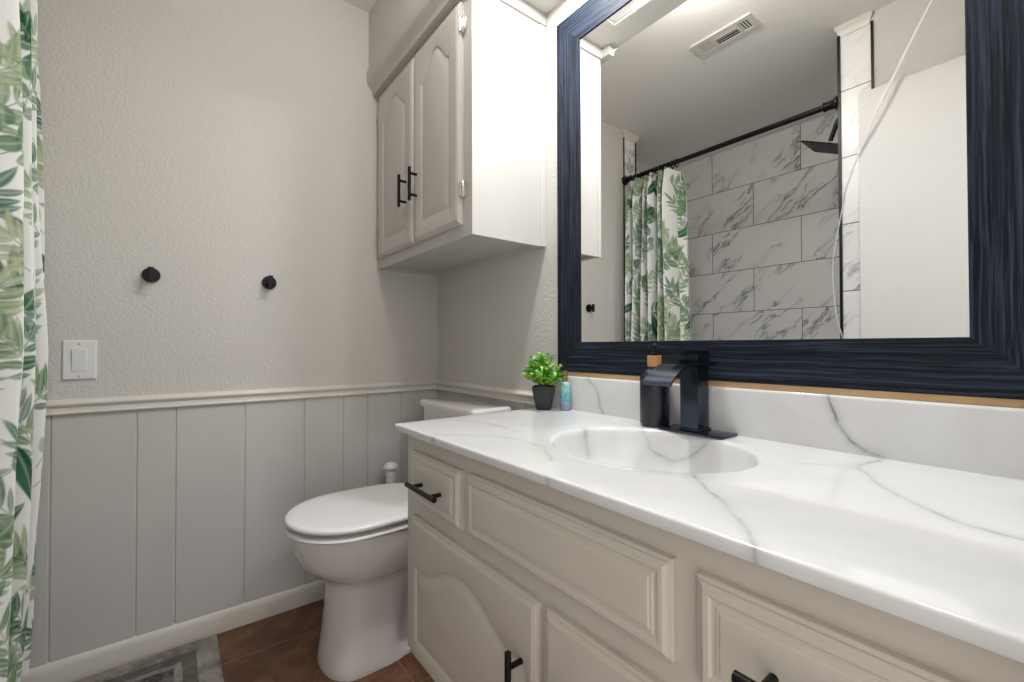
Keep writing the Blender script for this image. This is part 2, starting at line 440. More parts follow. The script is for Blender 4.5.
# ceiling vent
vt = thing('ceiling_vent', 'white louvred air vent in the ceiling, seen in the mirror', 'vent', (.865, -1.035, ZC))
VX0, VX1, VY0, VY1 = .725, 1.005, -1.092, -.978
bm = bmesh.new()
for a in ((VX0, VX1, VY0, VY0+.022), (VX0, VX1, VY1-.022, VY1), (VX0, VX0+.022, VY0+.022, VY1-.022), (VX1-.022, VX1, VY0+.022, VY1-.022), (.812, .824, VY0+.022, VY1-.022), (.928, .940, VY0+.022, VY1-.022)): bx(bm, *a, ZC-.008, ZC+.0)
finish('vent_frame', bm, VENTW, vt, False)
finish('vent_shade_sheet', box(VX0+.02, VX1-.02, VY0+.02, VY1-.02, ZC-.0015, ZC-.0005), DARK, vt, False)  # dark sheet painted as the shade between the louvres
def slat(c, along, L, w, tilt):
    bm = box(-L/2, L/2, -w/2, w/2, -.0008, .0008)
    bmesh.ops.rotate(bm, verts=bm.verts, matrix=Matrix.Rotation(tilt, 3, 'X'))
    if along == 'y': bmesh.ops.rotate(bm, verts=bm.verts, matrix=Matrix.Rotation(PI/2, 3, 'Z'))
    bmesh.ops.translate(bm, verts=bm.verts, vec=c)
    finish('slat', bm, VENTW, vt, False)
for k in range(5): slat((.755+k*.0125, -1.035, ZC-.0055), 'y', .07, .0125, .22)
for k in range(5): slat((.876, -1.068+k*.0165, ZC-.0055), 'x', .104, .009 if k > 2 else .006, .6 if k > 2 else -.6)
for k in range(4): slat((.946+k*.0115, -1.035, ZC-.0055), 'y', .07, .0055, -.5)
adopt(vt)

# ================================================================== bathtub, rod, rings, curtain, shower head, cord
bm = bmesh.new()
def rrect(x0, x1, y0, y1, r, z, n=8):
    out = []
    for cx, cy, a0 in ((x1-r, y1-r, 0), (x0+r, y1-r, 90), (x0+r, y0+r, 180), (x1-r, y0+r, 270)):
        for k in range(n+1):
            a = math.radians(a0+90*k/n); out.append((cx+r*math.cos(a), cy+r*math.sin(a), z))
    return out
loft(bm, [rrect(-.262, 1.192, -2.236, -1.512, .02, .0), rrect(-.262, 1.192, -2.236, -1.512, .02, .38), rrect(-.256, 1.186, -2.23, -1.518, .02, .39),
          rrect(-.20, 1.13, -2.17, -1.58, .12, .39), rrect(-.19, 1.12, -2.16, -1.59, .12, .375), rrect(-.13, 1.06, -2.12, -1.63, .14, .14), rrect(-.05, .98, -2.05, -1.67, .14, .09)])
tub = tag(finish('bathtub', bm, TUBM), 'white bathtub behind the leaf print curtain', 'bathtub')

RY = -1.402; RZ = 2.104
rod = thing('curtain_rod', 'black shower curtain rod across the tub, seen in the mirror', 'curtain rod', (.6, RY, RZ))
bm = bmesh.new(); tube(bm, [(.03, RY, RZ), (1.176, RY, RZ)], .0135, 20); finish('rod', bm, BLACK, rod)
for s, x0 in ((1, .0065), (-1, 1.1995)):
    bm = bmesh.new(); lathe(bm, [(.030, 0), (.030, .006), (.022, .016), (.0195, .03), (.0195, .05), (.022, .052), (.022, .056), (.0145, .06)], (x0, RY, RZ), (s, 0, 0)); finish('rod_flange', bm, BLACK, rod)
adopt(rod)
ring0 = None
NF = 6.0
def cy_fold(u): return math.sin(2*PI*NF*u - .25*PI)
for k in range(12):
    x = .09+.30*k/11
    if ring0 is None:
        bm = bmesh.new()
        pts = [(0, .021*math.cos(a), .021*math.sin(a)-.006) for a in [2*PI*i/24 for i in range(24)]]
        pts.append(pts[0]); tube(bm, pts, .003, 8)
        bx(bm, -.003, .003, -.003, .003, -.036, -.024)
        ring0 = finish('curtain_ring', bm, BLACK); ro = ring0
    else:
        ro = ring0.copy(); COL.objects.link(ro)
    ro.location = (x, RY, RZ); tag(ro, 'small black curtain ring on the rod above the gathered curtain', 'curtain ring', 'curtain rings on the rod')

# printed leaves: drawn on the flat cloth as a colour attribute
rnd = random.Random(11)
CW, CH, STEP = 2.15, 1.955, .0027
nu, nv = int(CW/STEP)+1, int(CH/STEP)+1
U, V = np.meshgrid(np.linspace(0, CW, nu), np.linspace(0, CH, nv))      # V up from the hem
IMG = np.ones((nv, nu, 3))*np.array(lin((240, 241, 238))[:3])
rs = np.random.RandomState(4)
def smooth_noise(step):
    gy, gx = int(CH/step)+3, int(CW/step)+3
    g = rs.rand(gy, gx); yy, xx = V/step, U/step
    iy, ix = yy.astype(int), xx.astype(int); fy, fx = yy-iy, xx-ix
    fy, fx = fy*fy*(3-2*fy), fx*fx*(3-2*fx)
    return (g[iy, ix]*(1-fx)+g[iy, ix+1]*fx)*(1-fy)+(g[iy+1, ix]*(1-fx)+g[iy+1, ix+1]*fx)*fy
NZ = .5*smooth_noise(.03)+.3*smooth_noise(.012)+.2*smooth_noise(.006)
def window(x0, x1, y0, y1):
    a, b = max(int(x0/STEP)-1, 0), min(int(x1/STEP)+2, nu); c, e = max(int(y0/STEP)-1, 0), min(int(y1/STEP)+2, nv)
    return (slice(c, e), slice(a, b)) if a < b and c < e else None
def leaf(x, y, ang, L, w, c1, c2, alpha=.9, pw=.8, vein=True):
    r = L*1.05
    s = window(x-r, x+r, y-r, y+r)
    if s is None: return
    dx, dy = U[s]-x, V[s]-y
    a = (dx*math.cos(ang)+dy*math.sin(ang))/L; b = (-dx*math.sin(ang)+dy*math.cos(ang))
    ok = (a > 0) & (a < 1)
    half = w*np.sin(PI*np.clip(a, 0, 1)**.85)**pw
    e = np.clip((half-np.abs(b))/.0035, 0, 1)*ok
    mixv = np.clip(NZ[s]*1.1-.05+.35*(b > 0)-.1, 0, 1)[..., None]
    c = np.array(c1)*(1-mixv)+np.array(c2)*mixv
    if vein:
        vv = np.clip(1-np.abs(b)/.0045, 0, 1)[..., None]*.45
        c = c*(1-vv)+np.array(lin((205, 215, 190))[:3])*vv
    al = (e*alpha)[..., None]
    IMG[s] = IMG[s]*(1-al)+c*al
def stroke(pts, wd, c):
    for (x0, y0), (x1, y1) in zip(pts[:-1], pts[1:]):
        s = window(min(x0, x1)-.01, max(x0, x1)+.01, min(y0, y1)-.01, max(y0, y1)+.01)
        if s is None: continue
        bx_, by_ = x1-x0, y1-y0; L2 = bx_*bx_+by_*by_+1e-9
        h = np.clip(((U[s]-x0)*bx_+(V[s]-y0)*by_)/L2, 0, 1)
        d = np.hypot(U[s]-x0-h*bx_, V[s]-y0-h*by_)
        al = np.clip((wd-d)/.002, 0, 1)[..., None]*.85
        IMG[s] = IMG[s]*(1-al)+np.array(c)*al
def L3(*c): return lin(c)[:3]
PAL = [(L3(20, 84, 60), L3(70, 124, 94)), (L3(78, 116, 82), L3(136, 162, 124)), (L3(120, 144, 106), L3(170, 186, 150)), (L3(48, 98, 68), L3(108, 142, 104)), (L3(140, 152, 112), L3(190, 198, 164)), (L3(6, 66, 46), L3(30, 96, 68))]
def sprig(x, y, ang, n, kind):
    c = PAL[rnd.choices(range(6), (2.2, 3, 3, 3, 2, 1.4))[0]]
    bend = rnd.uniform(-.10, .10)
    px, py, a = x, y, ang; path = [(px, py)]; nodes = []
    sp = .030 if kind == 'fern' else .045
    for k in range(n):
        a += bend*.5
        px += sp*math.cos(a); py += sp*math.sin(a); path.append((px, py)); nodes.append((px, py, a, k))
    stroke(path, .0022, L3(118, 138, 100))
    for px, py, a, k in nodes:
        f = 1-.45*abs(k/n-.35)
        for sd in (-1, 1):
            if kind == 'fern':
                leaf(px, py, a+sd*rnd.uniform(.6, .85), rnd.uniform(.075, .105)*f, .0125*f, *c, alpha=rnd.uniform(.75, .95))
            else:
                leaf(px, py, a+sd*rnd.uniform(.75, 1.1), rnd.uniform(.052, .07)*f, .022*f, *c, alpha=rnd.uniform(.7, .92), pw=.62)
    leaf(px, py, a, .09 if kind == 'fern' else .075, .012 if kind == 'fern' else .024, *c)
cells = [(i, j) for i in range(19) for j in range(18)]
rnd.shuffle(cells)
for i, j in cells:
    x = (i+rnd.uniform(.1, .9))*.119-.05; y = (j+rnd.uniform(.1, .9))*.119-.06
    a = PI/2+rnd.choice((-1, 1))*rnd.uniform(.25, 1.15)
    q = rnd.random()
    if q < .64: sprig(x, y, a, rnd.randint(5, 7), 'fern')
    elif q < .86: sprig(x, y, a, rnd.randint(3, 4), 'round')
    else:
        leaf(x, y, a, rnd.uniform(.15, .20), .026, *PAL[5 if rnd.random() < .5 else 0], alpha=.95)
# cloth surface
uu = np.linspace(0, 1, nu); vv = np.linspace(0, 1, nv)
UU, VV = np.meshgrid(uu, vv)
ztop, zbot = 2.066, .112
Z = zbot+(ztop-zbot)*VV
env = np.interp(VV, [0, .06, .45, .75, .93, 1], [.068, .076, .108, .100, .098, .072])
phase = 2*PI*NF*UU - .25*PI + .35*np.sin(2.1*VV+5*UU)
amp = env*(1+.10*np.sin(3.3*UU*6+2.4)) * np.clip(.55+UU*9, .55, 1)
fold = np.sin(phase)
fold = np.sign(fold)*np.abs(fold)**.85
Yc = np.interp(VV, [0, .5, 1], [-1.372, -1.378, -1.402])
Y = Yc+amp*fold + .006*np.sin(9*VV+22*UU)
wid = np.interp(VV, [0, .5, 1], [.355, .345, .31])
X = .082+wid*UU + .018*np.cos(phase)*np.interp(VV, [0, .9, 1], [1, 1, .4])
co = np.stack([X, Y, Z], -1).reshape(-1, 3)
idx = np.arange(nu*nv).reshape(nv, nu)
quads = np.stack([idx[:-1, :-1], idx[:-1, 1:], idx[1:, 1:], idx[1:, :-1]], -1).reshape(-1, 4)
me = bpy.data.meshes.new('shower_curtain')
me.vertices.add(len(co)); me.vertices.foreach_set('co', co.astype(np.float32).ravel())
me.loops.add(quads.size); me.loops.foreach_set('vertex_index', quads.astype(np.int32).ravel())
me.polygons.add(len(quads)); me.polygons.foreach_set('loop_start', np.arange(0, quads.size, 4, dtype=np.int32)); me.polygons.foreach_set('loop_total', np.full(len(quads), 4, dtype=np.int32))
me.polygons.foreach_set('use_smooth', np.ones(len(quads), dtype=bool))
me.update(calc_edges=True)
at = me.color_attributes.new('print', 'FLOAT_COLOR', 'POINT')
at.data.foreach_set('color', np.concatenate([IMG.reshape(-1, 3), np.ones((nu*nv, 1))], 1).astype(np.float32).ravel())
me.materials.append(CLOTH)
cur = bpy.data.objects.new('shower_curtain', me); COL.objects.link(cur)
tag(cur, 'white shower curtain printed with green leaves, gathered beside the left wall', 'shower curtain')

sh = thing('rain_shower', 'square black rain shower head on a bent arm, seen in the mirror', 'shower head', (1.2, -1.755, 2.19))
bm = bmesh.new(); lathe(bm, [(.028, 0), (.028, .006), (.016, .012)], (1.2, -1.755, 2.195), (-1, 0, 0)); finish('arm_flange', bm, BLACK, sh)
bm = bmesh.new(); tube(bm, spline([(1.19, -1.755, 2.195), (1.13, -1.755, 2.195), (1.10, -1.755, 2.175), (1.08, -1.755, 2.125), (1.064, -1.755, 2.08)]), .011); finish('shower_arm', bm, BLACK, sh)
bm = bmesh.new(); bx(bm, -.10, .10, -.10, .10, -.005, .005, .002)
lathe(bm, [(.03, .005), (.02, .017), (.014, .025)], (0, 0, 0))
for i in range(9):
    for j in range(9): bx(bm, (i-4)*.0205-.002, (i-4)*.0205+.002, (j-4)*.0205-.002, (j-4)*.0205+.002, -.008, -.0045)
bmesh.ops.transform(bm, verts=bm.verts, matrix=Matrix.Translation((1.052, -1.755, 2.046)) @ Matrix.Rotation(math.radians(25), 4, 'Y'))
finish('spray_plate', bm, BLACK, sh, False)
adopt(sh)

bm = bmesh.new()
pts = spline([(1.645, -1.215, 2.44), (1.556, -1.212, 2.289), (1.434, -1.205, 2.035), (1.371, -1.205, 1.905), (1.272, -1.25, 1.681), (1.240, -1.30, 1.60), (1.188, -1.36, 1.405), (1.180, -1.375, 1.28), (1.192, -1.382, 1.12), (1.21, -1.387, 1.04), (1.225, -1.388, .95)], 8)
tube(bm, pts, [.0052-.0026*min(1, max(0, (i-18)/26)) for i in range(len(pts))], 8)
tag(finish('cord', bm, PLASTIC), 'thin white cord slanting from the ceiling past the open door, seen in the mirror', 'cord')

# ================================================================== bath mat
bm = bmesh.new()
R = [rrect(-.40-s, .40+s, -.27-s, .27+s, .012, z, 4) for s, z in ((-.004, 0), (0, .004), (0, .008), (-.004, .012), (-.012, .0135))]
loft(bm, R)
rug = finish('bath_mat', bm, RUG); rug.location = (.432, -1.138, .0005)
tag(rug, 'grey bordered bath mat on the brown tile floor in front of the tub', 'bath mat')

# ================================================================== light switch and hooks
sw = thing('light_switch', 'white rocker light switch on the wall above the chair rail', 'light switch', (0, -1.219, .961))
bm = bmesh.new(); Rr = []
for s, x in ((0, 0), (0, .003), (.004, .0065)):
    Rr.append([(x, -1.219+a*(.0385-s), .961+b*(.060-s)) for a, b in ((-1, -1), (1, -1), (1, 1), (-1, 1))])
loft(bm, Rr); finish('wall_plate', bm, PLASTIC, sw)
finish('rocker_frame', box(.0062, .0075, -1.237, -1.201, .926, .996, .0008), PLASTIC, sw)
bm = bmesh.new(); loft(bm, [[(x0, -1.2345, .9285), (x0, -1.2035, .9285), (x1, -1.2035, .9935), (x1, -1.2345, .9935)] for x0, x1 in ((.0068, .0068), (.0085, .0125))]); finish('rocker', bm, PLASTIC, sw)
for z in (.961+.049, .961-.049):
    bm = bmesh.new(); lathe(bm, [(.0032, 0), (.0032, .0008), (.001, .0014)], (.0064, -1.219, z), (1, 0, 0)); finish('screw', bm, CHROME, sw)
adopt(sw)
def hook(y, z, label):
    h = thing('wall_hook', label, 'wall hook', (0, y, z), 'black wall hooks')
    bm = bmesh.new(); lathe(bm, [(.0235, 0), (.0245, .002), (.0245, .007), (.0235, .009), (.006, .0095)], (0, y, z), (1, 0, 0)); finish('hook_base', bm, BLACK, h)
    bm = bmesh.new(); lathe(bm, [(.007, .009), (.0065, .02), (.007, .036)], (0, y, z), (1, 0, 0)); finish('hook_stem', bm, BLACK, h)
    finish('hook_bar', box(.034, .046, y-.0075, y+.0075, z-.0245, z+.0225, .003, 3), BLACK, h)
    adopt(h)
hook(-1.052, 1.236, 'round black wall hook nearer the shower curtain, above the light switch')
hook(-.709, 1.241, 'round black wall hook nearer the wall cabinet')

# ================================================================== raised panel fronts
def panel_front(bm, x0, x1, z0, z1, yb, th, m=.038, arch=0.0, shoulder=.18, edge=.012, n=26, mt=None, mb=None, flat=False):
    """raised panel door standing on plane yb, front towards -y; arch>0 gives a cathedral top"""
    mt = m if mt is None else mt; mb = m if mb is None else mb
    def rect(s):
        return [(x0+s, z0+s), (x1-s, z0+s), (x1-s, z1-s), (x0+s, z1-s)]
    def resample(poly_sides):
        out = []
        for sd in poly_sides:
            for k in range(n):
                t = k/n; L = (len(sd)-1)*t; i = min(int(L), len(sd)-2); f = L-i
                out.append((sd[i][0]*(1-f)+sd[i+1][0]*f, sd[i][1]*(1-f)+sd[i+1][1]*f))
        return out
    def rl(s, d):
        a, b, c, e = rect(s)
        return [(p[0], yb-d, p[1]) for p in resample([[a, b], [b, c], [c, e], [e, a]])]
    def inner(s, d):
        a0, a1, c0 = x0+m+s, x1-m-s, z0+mb+s
        topc = z1-mt-s
        if arch <= 0:
            sides = [[(a0, c0), (a1, c0)], [(a1, c0), (a1, topc)], [(a1, topc), (a0, topc)], [(a0, topc), (a0, c0)]]
        else:
            zs = topc-arch
            W = a1-a0; top = []
            K = 64
            for k in range(K+1):
                q = k/K; x = a1-W*q; h = abs(2*q-1)
                hs = (h-0)/(1-shoulder)
                if hs >= 1: zz = 0
                else: zz = .5*(1+math.cos(PI*hs**1.15))
                top.append((x, zs+arch*zz))
            sides = [[(a0, c0), (a1, c0)], [(a1, c0), (a1, zs)], top, [(a0, zs), (a0, c0)]]
        return [(p[0], yb-d, p[1]) for p in resample(sides)]
    R = [rl(0, 0), rl(0, th*.55), rl(.001, th*.61), rl(.0045, th*.66), rl(.0052, th*.80), rl(.0065, th*.86), rl(edge*.85, th*.92), rl(edge, th)]
    if flat:
        R += [inner(-.004, th), inner(-.001, th-.002), inner(.003, th-.0022), inner(.0045, th-.0008), inner(.008, th-.0006), inner(.010, th+.0008), inner(.014, th+.0012), inner(.03, th+.0012)]
    else:
        R += [inner(-.008, th), inner(-.002, th-.0018), inner(.001, th-.0044), inner(.005, th-.0048), inner(.009, th-.0042), inner(.022, th-.0006), inner(.026, th)]
    loft(bm, R, True, True)
    return bm
def pull_h(xc, z, y, L=.137, vertical=False):
    bm = bmesh.new()
    if vertical:
        tube(bm, [(xc, y-.03, z-L/2), (xc, y-.03, z+L/2)], .0057, 14)
        for s in (-1, 1): tube(bm, [(xc, y, z+s*L*.32), (xc, y-.03, z+s*L*.32)], .0048, 12)
    else:
        tube(bm, [(xc-L/2, y-.03, z), (xc+L/2, y-.03, z)], .0057, 14)
        for s in (-1, 1): tube(bm, [(xc+s*L*.32, y, z), (xc+s*L*.32, y-.03, z)], .0048, 12)
    return bm

# ================================================================== vanity
VY = -.519; TH = .017
va = thing('vanity_cabinet', 'greige vanity cabinet with raised panel doors and black pulls below the counter', 'vanity', (1.355, -.27, 0))
bm = bmesh.new()
bx(bm, .815, 1.895, VY, VY+.02, .243, .787)            # face frame
bx(bm, .815, .833, VY+.02, -.018, .243, .787); bx(bm, .815, .833, -.44, -.018, 0, .243)
bx(bm, 1.877, 1.895, VY+.02, -.018, 0, .787)
bx(bm, .833, 1.877, VY+.02, -.018, .243, .26)
finish('carcass', bm, VAN, va, False)
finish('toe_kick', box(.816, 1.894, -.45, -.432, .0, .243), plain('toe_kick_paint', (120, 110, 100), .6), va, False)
def drawer(nm, x0, x1, z0, z1):
    bm = bmesh.new(); panel_front(bm, x0, x1, z0, z1, VY, TH, m=.020, edge=.010, flat=True)
    return finish(nm, bm, VAN, va, True, 20)
dr = drawer('drawer', .864, 1.091, .625, .746)
finish('handle', pull_h(.976, .681, VY-TH+.002), BLACK, dr)
ff = drawer('false_front', 1.120, 1.5715, .628, .749)
ff['label'] = 'plain front without a pull, with two small screw holes'
for x in (1.308, 1.377):
    bm = bmesh.new(); lathe(bm, [(.0035, 0), (.0035, .0006), (.0005, .0008)], (x, VY-TH+.0003, .680), (0, -1, 0)); finish('screw_hole_shade', bm, DARK, ff)  # dark discs painted as the shade inside the screw holes
dr2 = drawer('drawer', 1.602, 1.842, .625, .746)
finish('handle', pull_h(1.728, .681, VY-TH+.002), BLACK, dr2)
for x0, x1, hx in ((.866, 1.333, 1.296), (1.350, 1.832, 1.400)):
    bm = bmesh.new(); panel_front(bm, x0, x1, .256, .590, VY, TH, m=.028, arch=.058, shoulder=.14, mt=.060, mb=.046)
    dd = finish('door', bm, VAN, va, True, 20)
    finish('handle', pull_h(hx, .437, VY-TH+.002, vertical=True), BLACK, dd)
adopt(va)

# counter with moulded basin
ct = thing('vanity_countertop', 'white marble look vanity top with moulded oval basin and backsplash', 'countertop', (1.35, -.27, .788))
X0, X1, Y0, Y1 = .797, XR-.002, -.547, -.002
SCX, SCY, SA, SB = 1.338, -.255, .199, .169
angs = [2*PI*k/360 for k in range(360)]
for cx, cy in ((X0, Y0), (X1, Y0), (X1, Y1), (X0, Y1)):
    a = math.atan2(cy-SCY, cx-SCX) % (2*PI)
    k = min(range(len(angs)), key=lambda i: abs(angs[i]-a)); angs[k] = a
def rectpt(a, ins):
    c, s = math.cos(a), math.sin(a)
    tx = ((X1 if c > 0 else X0)-SCX)/c if abs(c) > 1e-9 else 1e9
    ty = ((Y1 if s > 0 else Y0)-SCY)/s if abs(s) > 1e-9 else 1e9
    t = min(tx, ty); x, y = SCX+t*c, SCY+t*s
    return (min(max(x, X0+ins), X1-ins), min(max(y, Y0+ins), Y1-ins))
ZT = .805
def ell(a, s, z):
    r = 1/math.hypot(math.cos(a)/SA, math.sin(a)/SB)
    return (SCX+s*r*math.cos(a), SCY+s*r*math.sin(a), z)
prof = [(.02, -.134), (.1, -.1335), (.3, -.130), (.5, -.121), (.65, -.108), (.78, -.088), (.87, -.062), (.93, -.036), (.965, -.016), (.98, -.009), (.992, -.0045), (1.006, -.0018), (1.02, -.0006), (1.045, 0)]
rings = [[ell(a, s, ZT+z) for a in angs] for s, z in prof]
for t in (.15, .35, .6, .85):
    rr = []
    for a in angs:
        e = ell(a, 1.045, ZT); q = rectpt(a, .008); rr.append((e[0]*(1-t)+q[0]*t, e[1]*(1-t)+q[1]*t, ZT))
    rings.append(rr)
for ins, z in ((.008, .805), (.0035, .8048), (.0015, .8040), (.0004, .8025), (0, .8005), (0, .790), (.0008, .7885), (.003, .788), (.06, .788)):
    rings.append([rectpt(a, ins)+(z,) for a in angs])
bm = bmesh.new(); loft(bm, rings, True, False)
finish('counter_slab', bm, COUNTER, ct, True, 40)
bm = bmesh.new()
sp = [(-.001, .805), (-.020, .805), (-.020, .902), (-.0195, .905), (-.0175, .9075), (-.014, .908), (-.001, .908)]
extrude_profile(bm, sp, lambda p: (.797, p[0], p[1]), lambda p: (X1, p[0], p[1]))
finish('backsplash', bm, COUNTER, ct, True, 40)
bm = bmesh.new(); lathe(bm, [(.022, .671), (.022, .6735), (.018, .6745), (.002, .6745)], (SCX, SCY, 0)); finish('drain', bm, BLACKG, ct)
adopt(ct)

# ================================================================== faucet
fa = thing('faucet', 'black single lever waterfall faucet standing behind the basin', 'faucet', (1.328, -.055, .805))
bm = box(1.257, 1.409, -.092, -.024, .8052, .8108, .0015); finish('deck_plate', bm, BLACKG, fa)
bm = bmesh.new()
bx(bm, 1.3055, 1.3495, -.080, -.032, .8105, .957, .0035); bx(bm, 1.3025, 1.3525, -.083, -.029, .8105, .8165, .0015)
finish('faucet_body', bm, BLACKG, fa)
bm = bmesh.new()
path = [(-.018, .961), (-.05, .9615), (-.09, .961), (-.115, .960), (-.14, .956), (-.16, .949), (-.178, .940), (-.192, .930), (-.202, .920)]
pp = spline([(0, y, z) for y, z in path], 5)
RR = []
for i, p in enumerate(pp):
    d = (pp[min(i+1, len(pp)-1)]-pp[max(i-1, 0)]).normalized(); nrm = Vector((0, -d.z, d.y))
    if nrm.z < 0: nrm = -nrm
    h = .0028
    RR.append([Vector((1.294, p.y, p.z))+nrm*h, Vector((1.361, p.y, p.z))+nrm*h, Vector((1.361, p.y, p.z))-nrm*h, Vector((1.294, p.y, p.z))-nrm*h])
loft(bm, RR); finish('spout', bm, BLACKG, fa)
bm = box(1.3045, 1.3505, -.081, -.030, .9635, .9885, .003); finish('valve_block', bm, BLACKG, fa)
bm = bmesh.new(); loft(bm, [[(x, y, z+dz) for x, z in ((1.3045, .9835), (1.3505, .9835), (1.3505, .9895), (1.3045, .9895))] for y, dz in ((-.034, 0), (-.085, .0), (-.13, .003))])
finish('lever', bm, BLACKG, fa)
adopt(fa)

# ================================================================== soap dispenser
so = thing('soap_dispenser', 'black soap dispenser with bamboo collar standing behind the faucet', 'soap dispenser', (1.2205, -.0565, .805))
sx, sy = 1.2235, -.0565
bm = bmesh.new(); lathe(bm, [(.028, .8052), (.033, .808), (.0352, .814), (.0352, .912), (.0345, .924), (.030, .935), (.022, .942), (.016, .945), (.0155, .950), (.002, .950)], (sx, sy, 0), n=36); finish('bottle', bm, plain('dispenser_black', (27, 31, 40), .26, var=.02), so)
bm = bmesh.new(); lathe(bm, [(.0155, .950), (.0168, .951), (.0168, .976), (.0158, .977), (.002, .977)], (sx, sy, 0)); finish('bamboo_collar', bm, BAMBOO, so)
bm = bmesh.new(); lathe(bm, [(.008, .977), (.008, .982), (.0042, .984), (.0042, 1.000), (.0075, 1.001), (.0075, 1.006), (.002, 1.007)], (sx, sy, 0))
tube(bm, spline([(sx, sy, 1.0035), (sx+.010, sy-.012, 1.0035), (sx+.018, sy-.022, 1.000)]), .0035, 10)
finish('pump', bm, BLACK, so)
adopt(so)

# ================================================================== small bottle
def bottle_mat():
    t = NT('teal_lavender_bottle'); o = t.obj()
    s = t.n('ShaderNodeSeparateXYZ'); t.l(o, s.inputs[0])
    w = t.noise(o, 60, 3, .6, 1.0).outputs[0]
    f = t.math('ADD', t.math('MULTIPLY', t.math('SUBTRACT', s.outputs[2], .805), 11.5), t.math('MULTIPLY', t.math('SUBTRACT', w, .5), .9))
    t.l(t.ramp(f, [(.05, lin((138, 140, 172))), (.3, lin((156, 168, 192))), (.42, lin((88, 158, 188))), (.62, lin((122, 186, 190))), (.85, lin((158, 205, 196)))]), t.b.inputs['Base Color'])
    t.b.inputs['Roughness'].default_value = .2
    return t.m
bo = thing('spray_bottle', 'small teal and lavender bottle with copper cap beside the potted plant', 'bottle', (.897, -.042, .805))
bm = bmesh.new(); lathe(bm, [(.0135, .8052), (.0155, .807), (.016, .812), (.016, .880), (.015, .886), (.011, .890), (.0085, .892), (.002, .892)], (.897, -.042, 0)); finish('bottle_body', bm, bottle_mat(), bo)
bm = bmesh.new(); lathe(bm, [(.0085, .892), (.0085, .924), (.008, .926), (.002, .926)], (.897, -.042, 0)); finish('cap', bm, plain('copper_cap', (140, 100, 78), .35, metal=.4), bo)
adopt(bo)

# ================================================================== potted plant
PXc, PYc = .840, -.078
pl = thing('potted_plant', 'small bright green plant in a black square pot at the end of the counter', 'potted plant', (PXc, PYc, .805))
ca, sa = math.cos(math.radians(40)), math.sin(math.radians(40))
def prot(dx, dy, z): return (PXc+ca*dx-sa*dy, PYc+sa*dx+ca*dy, z)
def psq(h, z, r=.006):
    return [prot(x, y, z) for x, y, _ in rrect(-h, h, -h, h, r, 0, 4)]
bm = bmesh.new()
loft(bm, [psq(.0205, .8053), psq(.022, .807), psq(.0265, .83), psq(.0318, .862), psq(.0332, .873), psq(.0332, .877), psq(.0305, .877), psq(.0295, .868)])
finish('pot', bm, plain('black_pot', (36, 37, 44), .4, var=.03), pl)
rnd = random.Random(5)
def leafmat():
    t = NT('bright_green_leaf'); g = t.n('ShaderNodeNewGeometry')
    t.l(t.ramp(g.outputs['Random Per Island'], [(0, lin((58, 138, 36))), (.45, lin((122, 196, 58))), (1, lin((196, 236, 112)))]), t.b.inputs['Base Color'])
    t.b.inputs['Roughness'].default_value = .45
    t.b.inputs['Subsurface Weight'].default_value = .0
    return t.m
bmL = bmesh.new(); bmS = bmesh.new()
def add_leaf(p, d, L, w):
    d = d.normalized(); s = d.cross(Vector((0, 0, 1)))
    if s.length < .1: s = Vector((1, 0, 0))
    s.normalize(); nrm = s.cross(d)
    q = [p, p+d*L*.35+s*w+nrm*.0015, p+d*L*.75+s*w*.8+nrm*.001, p+d*L-nrm*.0015, p+d*L*.75-s*w*.8+nrm*.001, p+d*L*.35-s*w+nrm*.0015, p+d*L*.5-nrm*.0012]
    v = [bmL.verts.new(x) for x in q]
    for a, b in ((0, 1), (1, 2), (2, 3), (3, 4), (4, 5), (5, 0)): bmL.faces.new((v[6], v[a], v[b]))
for k in range(64):
    th = rnd.uniform(0, 2*PI); ph = rnd.uniform(0, 1)
    el = math.radians(90-60*ph**.75)
    Ls = rnd.uniform(.066, .088)*(1.0 if ph > .3 else 1.28)
    b0 = Vector((PXc+rnd.uniform(-.012, .012), PYc+rnd.uniform(-.012, .012), .866))
    d = Vector((math.cos(th)*math.cos(el), math.sin(th)*math.cos(el), math.sin(el)))
    b1 = b0+d*Ls
    if b1.y > -.026: d.y = -abs(d.y)*.4; b1 = b0+d*Ls
    tube(bmS, [b0, (b0+b1)/2+Vector((0, 0, .004)), b1], .0009, 5)
    for i in range(9):
        f = .28+.72*i/8; p = b0+d*Ls*f+Vector((0, 0, .004*math.sin(PI*f)))
        for s in range(2):
            a = rnd.uniform(0, 2*PI); dd = d*.55+Vector((math.cos(a), math.sin(a), rnd.uniform(-.2, .6)))*.9
            if p.y+dd.normalized().y*.013 > -.024: dd.y = -abs(dd.y)
            add_leaf(p, dd, rnd.uniform(.011, .0155), rnd.uniform(.0042, .0056))
finish('foliage', bmL, leafmat(), pl, True, 80)
finish('stems', bmS, plain('green_stem', (92, 132, 58), .6), pl)
adopt(pl)

